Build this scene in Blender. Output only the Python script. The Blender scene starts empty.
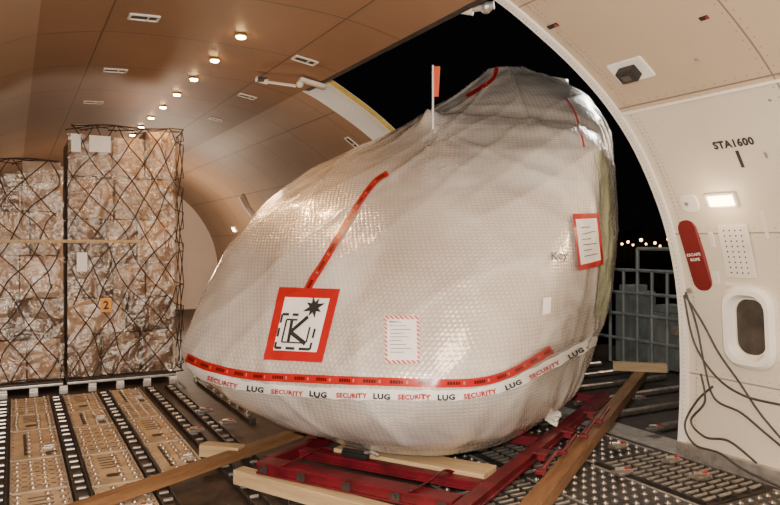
import bpy, bmesh, math, random
import numpy as np
from mathutils import Vector, Matrix, noise
from mathutils.bvhtree import BVHTree
random.seed(7)
SC=bpy.context.scene
COL=SC.collection
F=700.0; HX=390.0; HY=243.0; CZ=1.7
AX=Vector((-0.474,0.8805,0)).normalized(); BX=Vector((0.8805,0.474,0)).normalized()
RA=math.atan2(BX.y,BX.x)
RE=math.radians(-30)
def W(a,b,z): return AX*a+BX*b+Vector((0,0,z))
def E(u,v,z): return Vector((.866*u+.5*v,-.5*u+.866*v,z))
def P(x,y,d): return Vector(((x-HX)/F*d,d,CZ-(y-HY)/F*d))
def ray(x,y): return Vector(((x-HX)/F,1,-(y-HY)/F)).normalized()
ORI=Vector((0,0,CZ))
# ---------------------------------------------------------------- materials
class NT:
    def __init__(s,name):
        s.m=bpy.data.materials.new(name); s.m.use_nodes=True
        s.t=s.m.node_tree; s.b=s.t.nodes['Principled BSDF']; s.o=s.t.nodes['Material Output']
    def n(s,t,**k):
        x=s.t.nodes.new(t)
        for a,b in k.items(): setattr(x,a,b)
        return x
    def l(s,a,b): s.t.links.new(a,b)
    def setin(s,i,v):
        if v is None: return
        if hasattr(v,'is_linked') or hasattr(v,'node'): s.l(v,i)
        else: i.default_value=v
    def math(s,op,a,b=None,c=None,clamp=False):
        x=s.n('ShaderNodeMath',operation=op); x.use_clamp=clamp
        s.setin(x.inputs[0],a); s.setin(x.inputs[1],b)
        if c is not None: s.setin(x.inputs[2],c)
        return x.outputs[0]
    def mix(s,f,a,b):
        x=s.n('ShaderNodeMix',data_type='RGBA'); s.setin(x.inputs[0],f)
        s.setin(x.inputs[6],a); s.setin(x.inputs[7],b); return x.outputs[2]
    def noise(s,scale,detail=3,vec=None,rough=.55,ridged=False,dist=0):
        x=s.n('ShaderNodeTexNoise'); 
        if ridged: x.noise_type='RIDGED_MULTIFRACTAL'
        x.inputs['Scale'].default_value=scale; x.inputs['Detail'].default_value=detail
        x.inputs['Roughness'].default_value=rough; x.inputs['Distortion'].default_value=dist
        if vec is not None: s.l(vec,x.inputs['Vector'])
        return x.outputs['Fac']
    def ramp(s,f,a,b,lo=(0,0,0,1),hi=(1,1,1,1)):
        x=s.n('ShaderNodeValToRGB'); x.color_ramp.elements[0].position=a; x.color_ramp.elements[1].position=b
        x.color_ramp.elements[0].color=lo; x.color_ramp.elements[1].color=hi; s.l(f,x.inputs[0]); return x.outputs[0]
    def bump(s,h,st=.3,d=.01,normal=None):
        x=s.n('ShaderNodeBump'); x.inputs['Strength'].default_value=st; x.inputs['Distance'].default_value=d
        s.l(h,x.inputs['Height'])
        if normal is not None: s.l(normal,x.inputs['Normal'])
        return x.outputs[0]
def c4(c): return (c[0],c[1],c[2],1)
def pbr(name,col,rough=.5,metal=0,var=.25,scale=8,bump=.0,coat=0,emit=None,es=0,spec=.5):
    t=NT(name); co=t.n('ShaderNodeTexCoord').outputs['Object']
    f=t.noise(scale,4,co)
    dk=tuple(max(0,x*(1-var)) for x in col); lt=tuple(min(1,x*(1+var)) for x in col)
    t.l(t.ramp(f,.3,.7,c4(dk),c4(lt)),t.b.inputs['Base Color'])
    t.b.inputs['Roughness'].default_value=rough; t.b.inputs['Metallic'].default_value=metal
    t.b.inputs['Coat Weight'].default_value=coat; t.b.inputs['Specular IOR Level'].default_value=spec
    if bump: t.l(t.bump(t.noise(scale*4,3,co),bump,.01),t.b.inputs['Normal'])
    if emit: t.b.inputs['Emission Color'].default_value=c4(emit); t.b.inputs['Emission Strength'].default_value=es
    return t.m
def shell_mat(name,col,pa=1.27,ps=.95,seam=.006,rivet=True,offa=0.0,offs=0.0,rough=.42):
    t=NT(name); uv=t.n('ShaderNodeUVMap').outputs[0]; sp=t.n('ShaderNodeSeparateXYZ'); t.l(uv,sp.inputs[0])
    x=t.math('ADD',sp.outputs[0],offa+100*pa); y=t.math('ADD',sp.outputs[1],offs+100*ps)
    def dist(v,p):
        q=t.math('MODULO',v,p); return t.math('MINIMUM',q,t.math('SUBTRACT',p,q))
    dx=dist(x,pa); dy=dist(y,ps)
    line=t.math('LESS_THAN',t.math('MINIMUM',dx,dy),seam)
    nz=t.noise(1.3,4,uv)
    wn=t.n('ShaderNodeTexWhiteNoise'); wn.noise_dimensions='2D'; cb=t.n('ShaderNodeCombineXYZ')
    t.l(t.math('FLOOR',t.math('DIVIDE',x,pa)),cb.inputs[0]); t.l(t.math('FLOOR',t.math('DIVIDE',y,ps)),cb.inputs[1]); t.l(cb.outputs[0],wn.inputs['Vector'])
    base=t.ramp(nz,.25,.8,c4([k*.84 for k in col]),c4(col))
    base=t.mix(t.math('MULTIPLY',wn.outputs['Value'],.14),base,c4([k*.45 for k in col]))
    dark=c4([k*.38 for k in col])
    cc=t.mix(line,base,dark)
    if rivet:
        rp=.075
        ry=dist(y,rp); rx=dist(x,rp)
        d1=t.math('SQRT',t.math('ADD',t.math('POWER',t.math('SUBTRACT',dx,.035),2),t.math('POWER',ry,2)))
        d2=t.math('SQRT',t.math('ADD',t.math('POWER',t.math('SUBTRACT',dy,.035),2),t.math('POWER',rx,2)))
        r=t.math('LESS_THAN',t.math('MINIMUM',d1,d2),.006)
        cc=t.mix(r,cc,c4([k*.55 for k in col]))
    t.l(cc,t.b.inputs['Base Color']); t.b.inputs['Roughness'].default_value=rough
    t.l(t.bump(t.math('SUBTRACT',1,line),.6,.004,t.bump(nz,.15,.05)),t.b.inputs['Normal'])
    return t.m
def bubble_mat(name='bubble_wrap_film',g=(1,1,1)):
    t=NT(name); uv=t.n('ShaderNodeUVMap').outputs[0]; sp=t.n('ShaderNodeSeparateXYZ'); t.l(uv,sp.inputs[0])
    p=.036; q=p*1.732
    def lat(o):
        x=t.math('ADD',t.math('DIVIDE',sp.outputs[0],p),o+200); y=t.math('ADD',t.math('DIVIDE',sp.outputs[1],q),o+200)
        fx=t.math('SUBTRACT',t.math('FRACT',x),.5); fy=t.math('MULTIPLY',t.math('SUBTRACT',t.math('FRACT',y),.5),1.732)
        return t.math('SQRT',t.math('ADD',t.math('POWER',fx,2),t.math('POWER',fy,2)))
    d=t.math('MINIMUM',lat(0),lat(.5))
    h=t.math('SQRT',t.math('MAXIMUM',t.math('SUBTRACT',1,t.math('POWER',t.math('DIVIDE',d,.42),2)),0.0))
    co=t.n('ShaderNodeTexCoord').outputs['Object']
    def C(a): return (a[0]*g[0],a[1]*g[1],a[2]*g[2],1)
    # the cover hides a darker lower body: slightly warmer toward the underside
    zz=t.n('ShaderNodeSeparateXYZ'); t.l(co,zz.inputs[0])
    n1=t.noise(.8,4,co,.55); n2=t.noise(3.0,5,co,.55)
    base=t.ramp(n1,.34,.66,C((.42,.365,.305)),C((.66,.62,.565)))
    streak=t.noise(1.5,5,co,.58,dist=.8)
    base=t.mix(t.math('MULTIPLY',t.ramp(streak,.50,.68),.55),base,C((.84,.825,.80)))
    mp=t.n('ShaderNodeMapping'); mp.inputs['Scale'].default_value=(3.2,3.2,.9); mp.inputs['Rotation'].default_value=(.35,.6,0); t.l(co,mp.inputs[0])
    rd=t.noise(1.6,5,mp.outputs[0],.6,ridged=True)
    base=t.mix(t.math('MULTIPLY',h,.20),base,C((.94,.93,.91)))  # bubble tops painted lighter than the gaps, standing in for glints
    t.l(base,t.b.inputs['Base Color'])
    t.b.inputs['Roughness'].default_value=.26; t.b.inputs['Specular IOR Level'].default_value=1.0
    t.b.inputs['Coat Weight'].default_value=1; t.b.inputs['Coat Roughness'].default_value=.14; t.b.inputs['Coat IOR'].default_value=2.3
    ms=t.noise(1.1,4,co,.5,ridged=True)
    b0=t.bump(ms,.26,.06); b1=t.bump(n2,.24,.05,b0); b1=t.bump(rd,.26,.035,b1); b2=t.bump(h,.30,.009,b1)
    t.l(b2,t.b.inputs['Normal']); t.l(t.bump(h,.20,.007,b1),t.b.inputs['Coat Normal'])
    return t.m
def card_mat():
    t=NT('film_wrapped_cardboard'); co=t.n('ShaderNodeTexCoord').outputs['Object']; oi=t.n('ShaderNodeObjectInfo').outputs['Random']
    a=t.ramp(oi,0,1,(.085,.042,.020,1),(.58,.42,.30,1))
    n=t.noise(2.6,6,co,.68); f=t.ramp(n,.42,.6)
    c=t.mix(t.math('MULTIPLY',f,.22),a,(.50,.37,.26,1))
    n3=t.noise(2.6,4,co,.6); c=t.mix(t.math('MULTIPLY',t.ramp(n3,.52,.66),.4),c,(.08,.04,.022,1))
    sp=t.n('ShaderNodeSeparateXYZ'); t.l(co,sp.inputs[0])
    tape=t.math('LESS_THAN',t.math('ABSOLUTE',sp.outputs[0]),.025)
    c=t.mix(t.math('MULTIPLY',tape,.4),c,(.50,.34,.2,1))
    t.l(c,t.b.inputs['Base Color']); t.b.inputs['Roughness'].default_value=.5
    t.l(t.bump(n,.4,.04),t.b.inputs['Normal'])
    return t.m
def film_mat():
    t=NT('crumpled_clear_film'); co=t.n('ShaderNodeTexCoord').outputs['Object']
    n=t.noise(4,6,co,.7)
    tr=t.n('ShaderNodeBsdfTransparent'); tr.inputs[0].default_value=(.95,.90,.85,1)
    gl=t.n('ShaderNodeBsdfGlossy'); gl.inputs['Roughness'].default_value=.22; gl.inputs[0].default_value=(1,.93,.84,1)
    df=t.n('ShaderNodeBsdfDiffuse'); df.inputs[0].default_value=(.88,.78,.68,1)
    w=t.noise(3.4,3,co,.5,dist=1.2)
    crease_glint=t.ramp(t.math('ABSOLUTE',t.math('SUBTRACT',w,.5)),.0,.022,(1,1,1,1),(0,0,0,1))  # pale diffuse lines painted along folds in place of flash highlights
    patch=t.ramp(t.noise(1.5,3,co,.5),.48,.62)
    nb=t.bump(w,.8,.10,t.bump(n,.6,.05)); t.l(nb,gl.inputs['Normal']); t.l(nb,df.inputs['Normal'])
    m1=t.n('ShaderNodeMixShader'); t.l(t.math('ADD',t.math('MULTIPLY',crease_glint,.22),t.math('MULTIPLY',t.math('MULTIPLY',crease_glint,patch),.3)),m1.inputs[0]); t.l(tr.outputs[0],m1.inputs[1]); t.l(df.outputs[0],m1.inputs[2])
    m2=t.n('ShaderNodeMixShader'); m2.inputs[0].default_value=.16; t.l(m1.outputs[0],m2.inputs[1]); t.l(gl.outputs[0],m2.inputs[2])
    t.l(m2.outputs[0],t.o.inputs[0]); return t.m
def wood_mat(name,c1,c2):
    t=NT(name); co=t.n('ShaderNodeTexCoord').outputs['Object']
    mp=t.n('ShaderNodeMapping'); mp.inputs['Scale'].default_value=(14,1.2,14); t.l(co,mp.inputs[0])
    n=t.noise(2,6,mp.outputs[0],.7)
    t.l(t.ramp(n,.3,.7,c4(c1),c4(c2)),t.b.inputs['Base Color']); t.b.inputs['Roughness'].default_value=.6
    t.l(t.bump(n,.3,.01),t.b.inputs['Normal']); return t.m
def stripe_mat(name,c1,c2,pitch):
    t=NT(name); uv=t.n('ShaderNodeUVMap').outputs[0]; sp=t.n('ShaderNodeSeparateXYZ'); t.l(uv,sp.inputs[0])
    v=t.math('ADD',sp.outputs[0],sp.outputs[1])
    m=t.math('LESS_THAN',t.math('FRACT',t.math('DIVIDE',t.math('ADD',v,50),pitch)),.5)
    t.l(t.mix(m,c4(c1),c4(c2)),t.b.inputs['Base Color']); t.b.inputs['Roughness'].default_value=.3
    return t.m
def tape_mat():
    t=NT('printed_red_tape'); uv=t.n('ShaderNodeUVMap').outputs[0]; sp=t.n('ShaderNodeSeparateXYZ'); t.l(uv,sp.inputs[0])
    x,y=sp.outputs[0],sp.outputs[1]
    fx=t.math('FRACT',t.math('DIVIDE',x,.17))
    mid=t.math('LESS_THAN',t.math('ABSOLUTE',t.math('SUBTRACT',y,.5)),.19)
    k=t.math('MULTIPLY',mid,t.math('MULTIPLY',t.math('GREATER_THAN',fx,.2),t.math('LESS_THAN',fx,.66)))
    fine=t.math('LESS_THAN',t.math('FRACT',t.math('DIVIDE',x,.017)),.75)
    k=t.math('MULTIPLY',k,fine)
    w=t.math('MULTIPLY',mid,t.math('MULTIPLY',t.math('GREATER_THAN',fx,.78),t.math('LESS_THAN',fx,.85)))
    c=t.mix(k,(.40,.012,.011,1),(.03,.006,.006,1)); c=t.mix(w,c,(.40,.17,.14,1))
    t.l(c,t.b.inputs['Base Color']); t.b.inputs['Roughness'].default_value=.3; return t.m

M={}
M['bubble']=bubble_mat(); M['card']=card_mat(); M['tape']=tape_mat(); M['film']=film_mat()
M['green']=bubble_mat('greenish_clear_film',(.80,.90,.68))
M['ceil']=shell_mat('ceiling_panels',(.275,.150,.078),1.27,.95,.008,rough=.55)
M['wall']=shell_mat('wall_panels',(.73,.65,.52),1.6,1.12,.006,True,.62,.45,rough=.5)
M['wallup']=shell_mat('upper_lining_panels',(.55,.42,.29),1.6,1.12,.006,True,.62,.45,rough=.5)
M['wall_falloff']=shell_mat('wall_panels_falloff_dark',(.37,.24,.15),1.27,.95,.007,True,0,0,rough=.55)  # wall lining darkened and browned, painting in the flash falloff with distance
M['bulk']=pbr('bulkhead_paint',(.74,.60,.49),.6,0,.06,1)
M['trim']=pbr('frame_paint',(.80,.76,.69),.35,0,.05,3)
M['white']=pbr('white_paint',(.70,.65,.57),.4,0,.08,4)
M['alu']=pbr('worn_aluminium',(.50,.46,.42),.4,.7,.25,20)
M['steel']=pbr('steel_ball',(.55,.49,.42),.3,.85,.2,20)
M['steeld']=pbr('dull_ball',(.36,.325,.29),.32,.8,.35,20)
M['dkmetal']=pbr('dark_metal',(.05,.04,.035),.5,.3,.4,12)
M['black']=pbr('black_plastic',(.012,.012,.012),.45,0,.3,10)
M['ink']=pbr('black_ink',(.02,.018,.02),.6,0,.1,10)
M['deck']=pbr('deck_floor',(.05,.034,.026),.55,.2,.5,5,.2)
M['tan']=pbr('tan_floor_panel',(.50,.38,.245),.48,0,.38,4,.2)
M['mat']=pbr('ball_mat_plate',(.05,.042,.035),.42,.4,.6,5)
M['red']=pbr('dark_red_stand_paint',(.105,.005,.011),.4,0,.55,5,0,.2)
M['redl']=pbr('red_sign',(.155,.009,.011),.5,0,.08,6)
M['redtape']=pbr('red_sticker',(.40,.012,.011),.3,0,.06,10)
M['paper']=pbr('white_paper',(.82,.80,.76),.35,0,.05,10)
M['wood']=wood_mat('orange_timber',(.13,.06,.024),(.28,.145,.06))
M['pale']=wood_mat('pale_timber',(.38,.26,.13),(.58,.43,.24))
M['orange']=pbr('orange_flag',(.75,.10,.03),.5,0,.05,6)
M['yellow']=pbr('yellow_tag',(.80,.33,.02),.5,0,.05,6)
M['net']=pbr('net_webbing',(.04,.025,.018),.8,0,.3,20)
M['strap']=pbr('hose_rubber',(.045,.04,.036),.6,0,.3,20)
M['lamp']=pbr('lamp_lens',(1,.9,.7),.3,0,0,1,0,0,(1,.60,.25),90)
M['lampb']=pbr('wall_lamp_lens',(1,.9,.7),.3,0,0,1,0,0,(1,.70,.34),16)
M['far']=pbr('apron_lamp',(1,.8,.5),.3,0,0,1,0,0,(1,.5,.2),12)
M['glass']=pbr('dark_window',(.05,.042,.035),.15,0,.4,5)
M['bluegrey']=pbr('loader_paint',(.19,.215,.21),.5,.1,.3,5)
M['ground']=pbr('apron_asphalt',(.012,.012,.013),.8,0,.3,3)
M['stripe']=stripe_mat('striped_border',(.50,.04,.03),(.78,.72,.66),.03)
M['hazard']=pbr('yellow_seal',(.62,.42,.06),.5,0,.2,10)
# ---------------------------------------------------------------- object helpers
WM={}
def setup(o,mat4,parent=None):
    WM[o.name]=mat4
    if parent is not None:
        o.parent=parent; o.matrix_parent_inverse=WM[parent.name].inverted()
    o.matrix_basis=mat4
def meta(o,label=None,cat=None,group=None,kind=None):
    if label: o['label']=label
    if cat: o['category']=cat
    if group: o['group']=group
    if kind: o['kind']=kind
    return o
def empty(name,loc,label=None,cat=None,group=None):
    o=bpy.data.objects.new(name,None); o.empty_display_size=.1; COL.objects.link(o)
    setup(o,Matrix.Translation(loc)); return meta(o,label,cat,group)
class MB:
    def __init__(s): s.v=[];s.f=[];s.mi=[];s.uv=None
    def addraw(s,vs,fs,mi=0):
        k=len(s.v); s.v+= [Vector(x) for x in vs]; s.f+=[tuple(i+k for i in q) for q in fs]; s.mi+=[mi]*len(fs); return s
    def box(s,c,size,R=None,bev=0,mi=0):
        bm=bmesh.new(); bmesh.ops.create_cube(bm,size=1)
        for v in bm.verts: v.co=Vector((v.co.x*size[0],v.co.y*size[1],v.co.z*size[2]))
        if bev: bmesh.ops.bevel(bm,geom=list(bm.edges),offset=bev,segments=2,affect='EDGES',profile=.7)
        R=R if R is not None else Matrix.Identity(3)
        if isinstance(R,(int,float)): R=Matrix.Rotation(R,3,'Z')
        c=Vector(c); bm.verts.index_update()
        s.addraw([R@v.co+c for v in bm.verts],[[v.index for v in f.verts] for f in bm.faces],mi); bm.free(); return s
    def cyl(s,p1,p2,r,seg=14,r2=None,mi=0,cap=True):
        p1=Vector(p1);p2=Vector(p2); r2=r if r2 is None else r2
        d=(p2-p1).normalized(); x=d.orthogonal().normalized(); y=d.cross(x)
        vs=[];fs=[]
        for i in range(seg):
            a=2*math.pi*i/seg; o=x*math.cos(a)+y*math.sin(a); vs+=[p1+o*r,p2+o*r2]
        for i in range(seg):
            j=(i+1)%seg; fs.append((2*i,2*j,2*j+1,2*i+1))
        if cap: fs.append(tuple(2*i for i in range(seg))[::-1]); fs.append(tuple(2*i+1 for i in range(seg)))
        return s.addraw(vs,fs,mi)
    def sweep(s,pts,r,seg=6,mi=0,flat=None):
        pts=[Vector(p) for p in pts]; vs=[];fs=[]; n=len(pts); x=None
        for i,p in enumerate(pts):
            d=(pts[min(i+1,n-1)]-pts[max(i-1,0)])
            d=d.normalized() if d.length>1e-9 else Vector((0,0,1))
            if x is None: x=d.orthogonal().normalized()
            x=(x-d*x.dot(d)); x=x.normalized() if x.length>1e-6 else d.orthogonal().normalized()
            y=d.cross(x)
            for k in range(seg):
                a=2*math.pi*k/seg; vs.append(p+(x*math.cos(a)+y*math.sin(a)*(flat or 1))*r)
        for i in range(n-1):
            for k in range(seg):
                j=(k+1)%seg; fs.append((i*seg+k,i*seg+j,(i+1)*seg+j,(i+1)*seg+k))
        fs.append(tuple(range(seg))[::-1]); fs.append(tuple(range((n-1)*seg,n*seg)))
        return s.addraw(vs,fs,mi)
    def sph(s,c,r,seg=10,rings=6,half=False,mi=0):
        vs=[];fs=[]; c=Vector(c); top=math.pi/2 if half else math.pi
        for i in range(rings+1):
            t=top*i/rings
            for k in range(seg):
                a=2*math.pi*k/seg; vs.append(c+Vector((math.sin(t)*math.cos(a),math.sin(t)*math.sin(a),math.cos(t)))*r)
        for i in range(rings):
            for k in range(seg):
                j=(k+1)%seg; fs.append((i*seg+k,(i+1)*seg+k,(i+1)*seg+j,i*seg+j))
        return s.addraw(vs,fs,mi)
    def done(s,name,mats,parent=None,R=None,smooth=False,loc=None,uvs=None):
        if not isinstance(mats,(list,tuple)): mats=[mats]
        if R is None: R=Matrix.Identity(3)
        elif isinstance(R,(int,float)): R=Matrix.Rotation(R,3,'Z')
        if loc is None:
            mn=Vector([min(v[i] for v in s.v) for i in range(3)]); mx=Vector([max(v[i] for v in s.v) for i in range(3)])
            loc=(mn+mx)/2
            if parent is None: loc.z=mn.z
        Ri=R.transposed()
        me=bpy.data.meshes.new(name); me.from_pydata([Ri@(v-loc) for v in s.v],[],s.f); 
        for m in mats: me.materials.append(m)
        for p,k in zip(me.polygons,s.mi): p.material_index=k; p.use_smooth=smooth
        if uvs is not None:
            l=me.uv_layers.new(name='UVMap')
            for lp in me.loops: l.data[lp.index].uv=uvs[lp.vertex_index]
        me.update(); me.validate()
        o=bpy.data.objects.new(name,me); COL.objects.link(o)
        setup(o,Matrix.Translation(loc)@R.to_4x4(),parent); return o
def copytree(o,off,parent=None):
    c=o.copy(); COL.objects.link(c)
    m=Matrix.Translation(off)@WM[o.name]
    WM[c.name]=m
    if parent is not None:
        c.parent=parent; c.matrix_parent_inverse=WM[parent.name].inverted(); c.matrix_basis=m
    elif o.parent is None: c.matrix_basis=m
    return c
# ---------------------------------------------------------------- fuselage shell
B0=1.5
CS=[(3.20,0.0),(3.235,.45),(3.235,.9),(3.20,1.3),(3.12,1.65),(2.98,2.0),(2.72,2.42),(2.42,2.74),(2.1,2.98),(1.78,3.17),(1.45,3.34),(1.2,3.42),(.8,3.49),(.4,3.515),(0,3.52)]
def crom(pts,k=5):
    P_=[Vector((p[0],p[1])) for p in pts]; out=[]
    for i in range(len(P_)-1):
        p0=P_[max(i-1,0)];p1=P_[i];p2=P_[i+1];p3=P_[min(i+2,len(P_)-1)]
        for j in range(k):
            t=j/k; out.append(.5*((2*p1)+(p2-p0)*t+(2*p0-5*p1+4*p2-p3)*t*t+(3*p1-p0-3*p2+p3)*t**3))
    out.append(P_[-1]); return out
CSF=crom(CS,4)
SL=[0]
for i in range(1,len(CSF)): SL.append(SL[-1]+(CSF[i]-CSF[i-1]).length)
def idx_at_z(z): return min(range(len(CSF)),key=lambda i:abs(CSF[i].y-z))
ITOP=idx_at_z(3.385)
A0,A1,AEND=3.84,7.32,18.3
def strip(mb,uvs,i0,i1,a0,a1,side=1,step=.6,mf=None):
    n=max(1,int((a1-a0)/step)); vs=[];fs=[]
    for j in range(n+1):
        a=a0+(a1-a0)*j/n
        for i in range(i0,i1+1):
            p=CSF[i]; vs.append(W(a,B0+side*p.x,p.y)); uvs.append((a,side*SL[i]))
    m=i1-i0+1; mis=[]
    for j in range(n):
        for i in range(m-1):
            q=(j*m+i,j*m+i+1,(j+1)*m+i+1,(j+1)*m+i); fs.append(q if side>0 else q[::-1]); mis.append(mf(i+i0) if mf else 0)
    mb.addraw(vs,fs); mb.mi[-len(mis):]=mis
mb=MB();uv=[]
strip(mb,uv,0,ITOP,-4,A0,mf=lambda i:1 if CSF[i].y>=2.66 else 0); strip(mb,uv,0,ITOP,A1,AEND,mf=lambda i:2)  # stretch beyond the doorway takes the falloff-darkened copy
o=mb.done('wall_right',[M['wall'],M['wallup'],M['wall_falloff']],smooth=True,uvs=uv); meta(o,'curved cream riveted cargo hold side wall with open doorway',None,None,'structure')
WALL=BVHTree.FromPolygons(mb.v,mb.f)
mb=MB();uv=[]
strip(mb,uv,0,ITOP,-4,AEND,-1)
o=mb.done('wall_left',M['wall_falloff'],smooth=True,uvs=uv); meta(o,'curved tan cargo hold side wall',None,None,'structure')
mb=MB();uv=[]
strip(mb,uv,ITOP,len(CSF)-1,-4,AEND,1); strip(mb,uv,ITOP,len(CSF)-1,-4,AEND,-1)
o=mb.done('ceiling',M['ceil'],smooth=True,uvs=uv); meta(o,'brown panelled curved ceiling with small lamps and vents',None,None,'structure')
CEIL=BVHTree.FromPolygons(mb.v,mb.f)
for nm,a in (('wall_front',AEND),('wall_back',-4)):
    mb=MB(); pts=[W(a,B0+p.x,p.y) for p in CSF]+[W(a,B0-p.x,p.y) for p in CSF[-2::-1]]
    mb.addraw(pts,[tuple(range(len(pts)))]); o=mb.done(nm,M['bulk']); meta(o,'pale painted end bulkhead',None,None,'structure')
mb=MB(); mb.addraw([W(-4,B0-3.25,0),W(-4,B0+3.25,0),W(AEND,B0+3.25,0),W(AEND,B0-3.25,0)],[(0,1,2,3)])
o=mb.done('floor',M['deck']); meta(o,'dark metal cargo deck floor',None,None,'structure')
def norm2(i):
    a=CSF[max(i-1,0)];b=CSF[min(i+1,len(CSF)-1)];d=(b-a).normalized(); return Vector((d.y,-d.x))
def jamb(name,a,depth,mat):
    mb=MB();vs=[];fs=[]
    for i in range(0,ITOP+1):
        p=CSF[i]; n=norm2(i)
        for t in (0,.25,1): q=p+n*depth*t; vs.append(W(a,B0+q.x,q.y))
    for i in range(ITOP):
        for t in range(2): fs.append((i*3+t,i*3+t+1,(i+1)*3+t+1,(i+1)*3+t))
    mb.addraw(vs,fs); return mb.done(name,mat,smooth=True)
def arcband(name,a0,a1,i0,i1,off,mat,side=1,base=0):
    mb=MB();vs=[];fs=[]
    for i in range(i0,i1+1):
        p=CSF[i]+norm2(i)*base; n=norm2(i)
        for (aa,dd) in ((a0,0),(a0,off),(a1,off),(a1,-.02)):
            q=p-n*dd; vs.append(W(aa,B0+q.x,q.y))
    for i in range(i1-i0):
        for t in range(3): fs.append((i*4+t,(i+1)*4+t,(i+1)*4+t+1,i*4+t+1))
    mb.addraw(vs,fs); return mb.done(name,mat,smooth=False)
o=jamb('trim_1',A1,.30,M['white']); meta(o,'white far jamb of the open side cargo doorway',None,None,'structure')
o=jamb('trim_2',A0,.20,M['white']); meta(o,'white near jamb of the open side cargo doorway',None,None,'structure')
o=arcband('trim_3',A0-.06,A0+.01,0,ITOP,.02,M['trim']); meta(o,'white curved door frame edge strip',None,None,'structure')
o=arcband('trim_4',A1-.03,A1-.005,0,ITOP,.03,M['hazard'],base=.27); meta(o,'yellow seal along the outer doorway edge',None,None,'structure')
mb=MB(); q0=CSF[ITOP]
mb.box(W((A0+A1)/2,B0+q0.x+.04,q0.y+.06),(.10,A1-A0,.10),RA,.01); o=mb.done('trim_5',M['dkmetal'],R=RA); meta(o,'dark header beam above the cargo doorway',None,None,'structure')
mb=MB(); mb.box(W((A0+A1)/2,B0+3.36,-.03),(.34,A1-A0,.07),RA,.01); o=mb.done('trim_6',M['alu'],R=RA); meta(o,'metal sill of the cargo doorway',None,None,'structure')
mb=MB()
for a0,a1 in ((-1,A0),(A1,AEND)):
    mb.box(W((a0+a1)/2,B0+3.19,.06),(.05,a1-a0,.12),RA,.008)
o=mb.done('baseboard_right',M['alu'],R=RA); meta(o,'metal kick strip at the wall foot',None,None,'structure')
mb=MB()
for i in range(8,ITOP*3):
    s=SL[ITOP]*i/(ITOP*3); j=max(k for k in range(len(SL)) if SL[k]<=s); t=(s-SL[j])/(SL[j+1]-SL[j]); p=CSF[j].lerp(CSF[j+1],t); n=norm2(j); q=p-n*.02
    nn=W(0,n.x,0)+Vector((0,0,n.y)); c=W(A0-.025,B0+q.x,q.y)
    mb.cyl(c,c-nn*.004,.005,8)
    q=p; c=W(A0-.13,B0+q.x,q.y); mb.cyl(c,c-nn*.004,.006,8)
    if i>40:
        c=W(A0-.17,B0+q.x,q.y); mb.cyl(c,c-nn*.004,.005,8)
o=mb.done('trim_7',M['alu']); meta(o,'rivet rows along the door frame',None,None,'structure')
i26=min(i for i in range(len(CSF)) if CSF[i].y>=2.66); pz=CSF[i26]; nz=norm2(i26)
q=pz-nz*.008; mb=MB(); mb.sweep([W(-1,B0+q.x,q.y),W(A0-.07,B0+q.x,q.y)],.018,8,flat=.5); o=mb.done('trim_8',M['trim']); meta(o,'pale joint strip between wall and upper lining',None,None,'structure')

def hit(bvh,x,y,extra=None):
    r=ray(x,y); h=bvh.ray_cast(ORI,r)
    if h[0] is None: return None
    n=h[1]; n=-n if n.dot(r)>0 else n
    return h[0],n
def frame(n,xdir):
    x=(xdir-n*xdir.dot(n)).normalized(); y=n.cross(x); R=Matrix((x,y,n)).transposed(); return R
def rr(w,h,r,k=6):
    out=[]
    for cx,cy,a0 in ((w/2-r,h/2-r,0),(-w/2+r,h/2-r,90),(-w/2+r,-h/2+r,180),(w/2-r,-h/2+r,270)):
        for i in range(k+1):
            a=math.radians(a0+90*i/k); out.append((cx+r*math.cos(a),cy+r*math.sin(a)))
    return out
def plate(mb,loc,R,w,h,r,z0,z1,mi=0,hole=None,bev=.004,shr=.9):
    o=rr(w,h,r); n=len(o); L=lambda x,y,z: loc+R@Vector((x,y,z))
    if hole is None:
        i2=rr(w-2*bev,h-2*bev,max(r-bev,.0005))
        vs=[L(x,y,z0) for x,y in o]+[L(x,y,z1-bev) for x,y in o]+[L(x,y,z1) for x,y in i2]; fs=[]
        for i in range(n):
            j=(i+1)%n; fs+=[(i,j,n+j,n+i),(n+i,n+j,2*n+j,2*n+i)]
        fs.append(tuple(range(2*n,3*n)))
    else:
        hw,hh,hr=hole; i1=rr(hw,hh,hr); iz=rr(hw*shr,hh*(shr+.03),hr*shr)
        i0=rr(w-2*bev,h-2*bev,max(r-bev,.0005))
        vs=[L(x,y,z0) for x,y in o]+[L(x,y,z1-bev) for x,y in o]+[L(x,y,z1) for x,y in i0]+[L(x,y,z1) for x,y in i1]+[L(x,y,z0) for x,y in iz]; fs=[]
        for i in range(n):
            j=(i+1)%n
            for k in range(4): fs.append((k*n+i,k*n+j,(k+1)*n+j,(k+1)*n+i))
    mb.addraw(vs,fs,mi)
_tc={}
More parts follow.
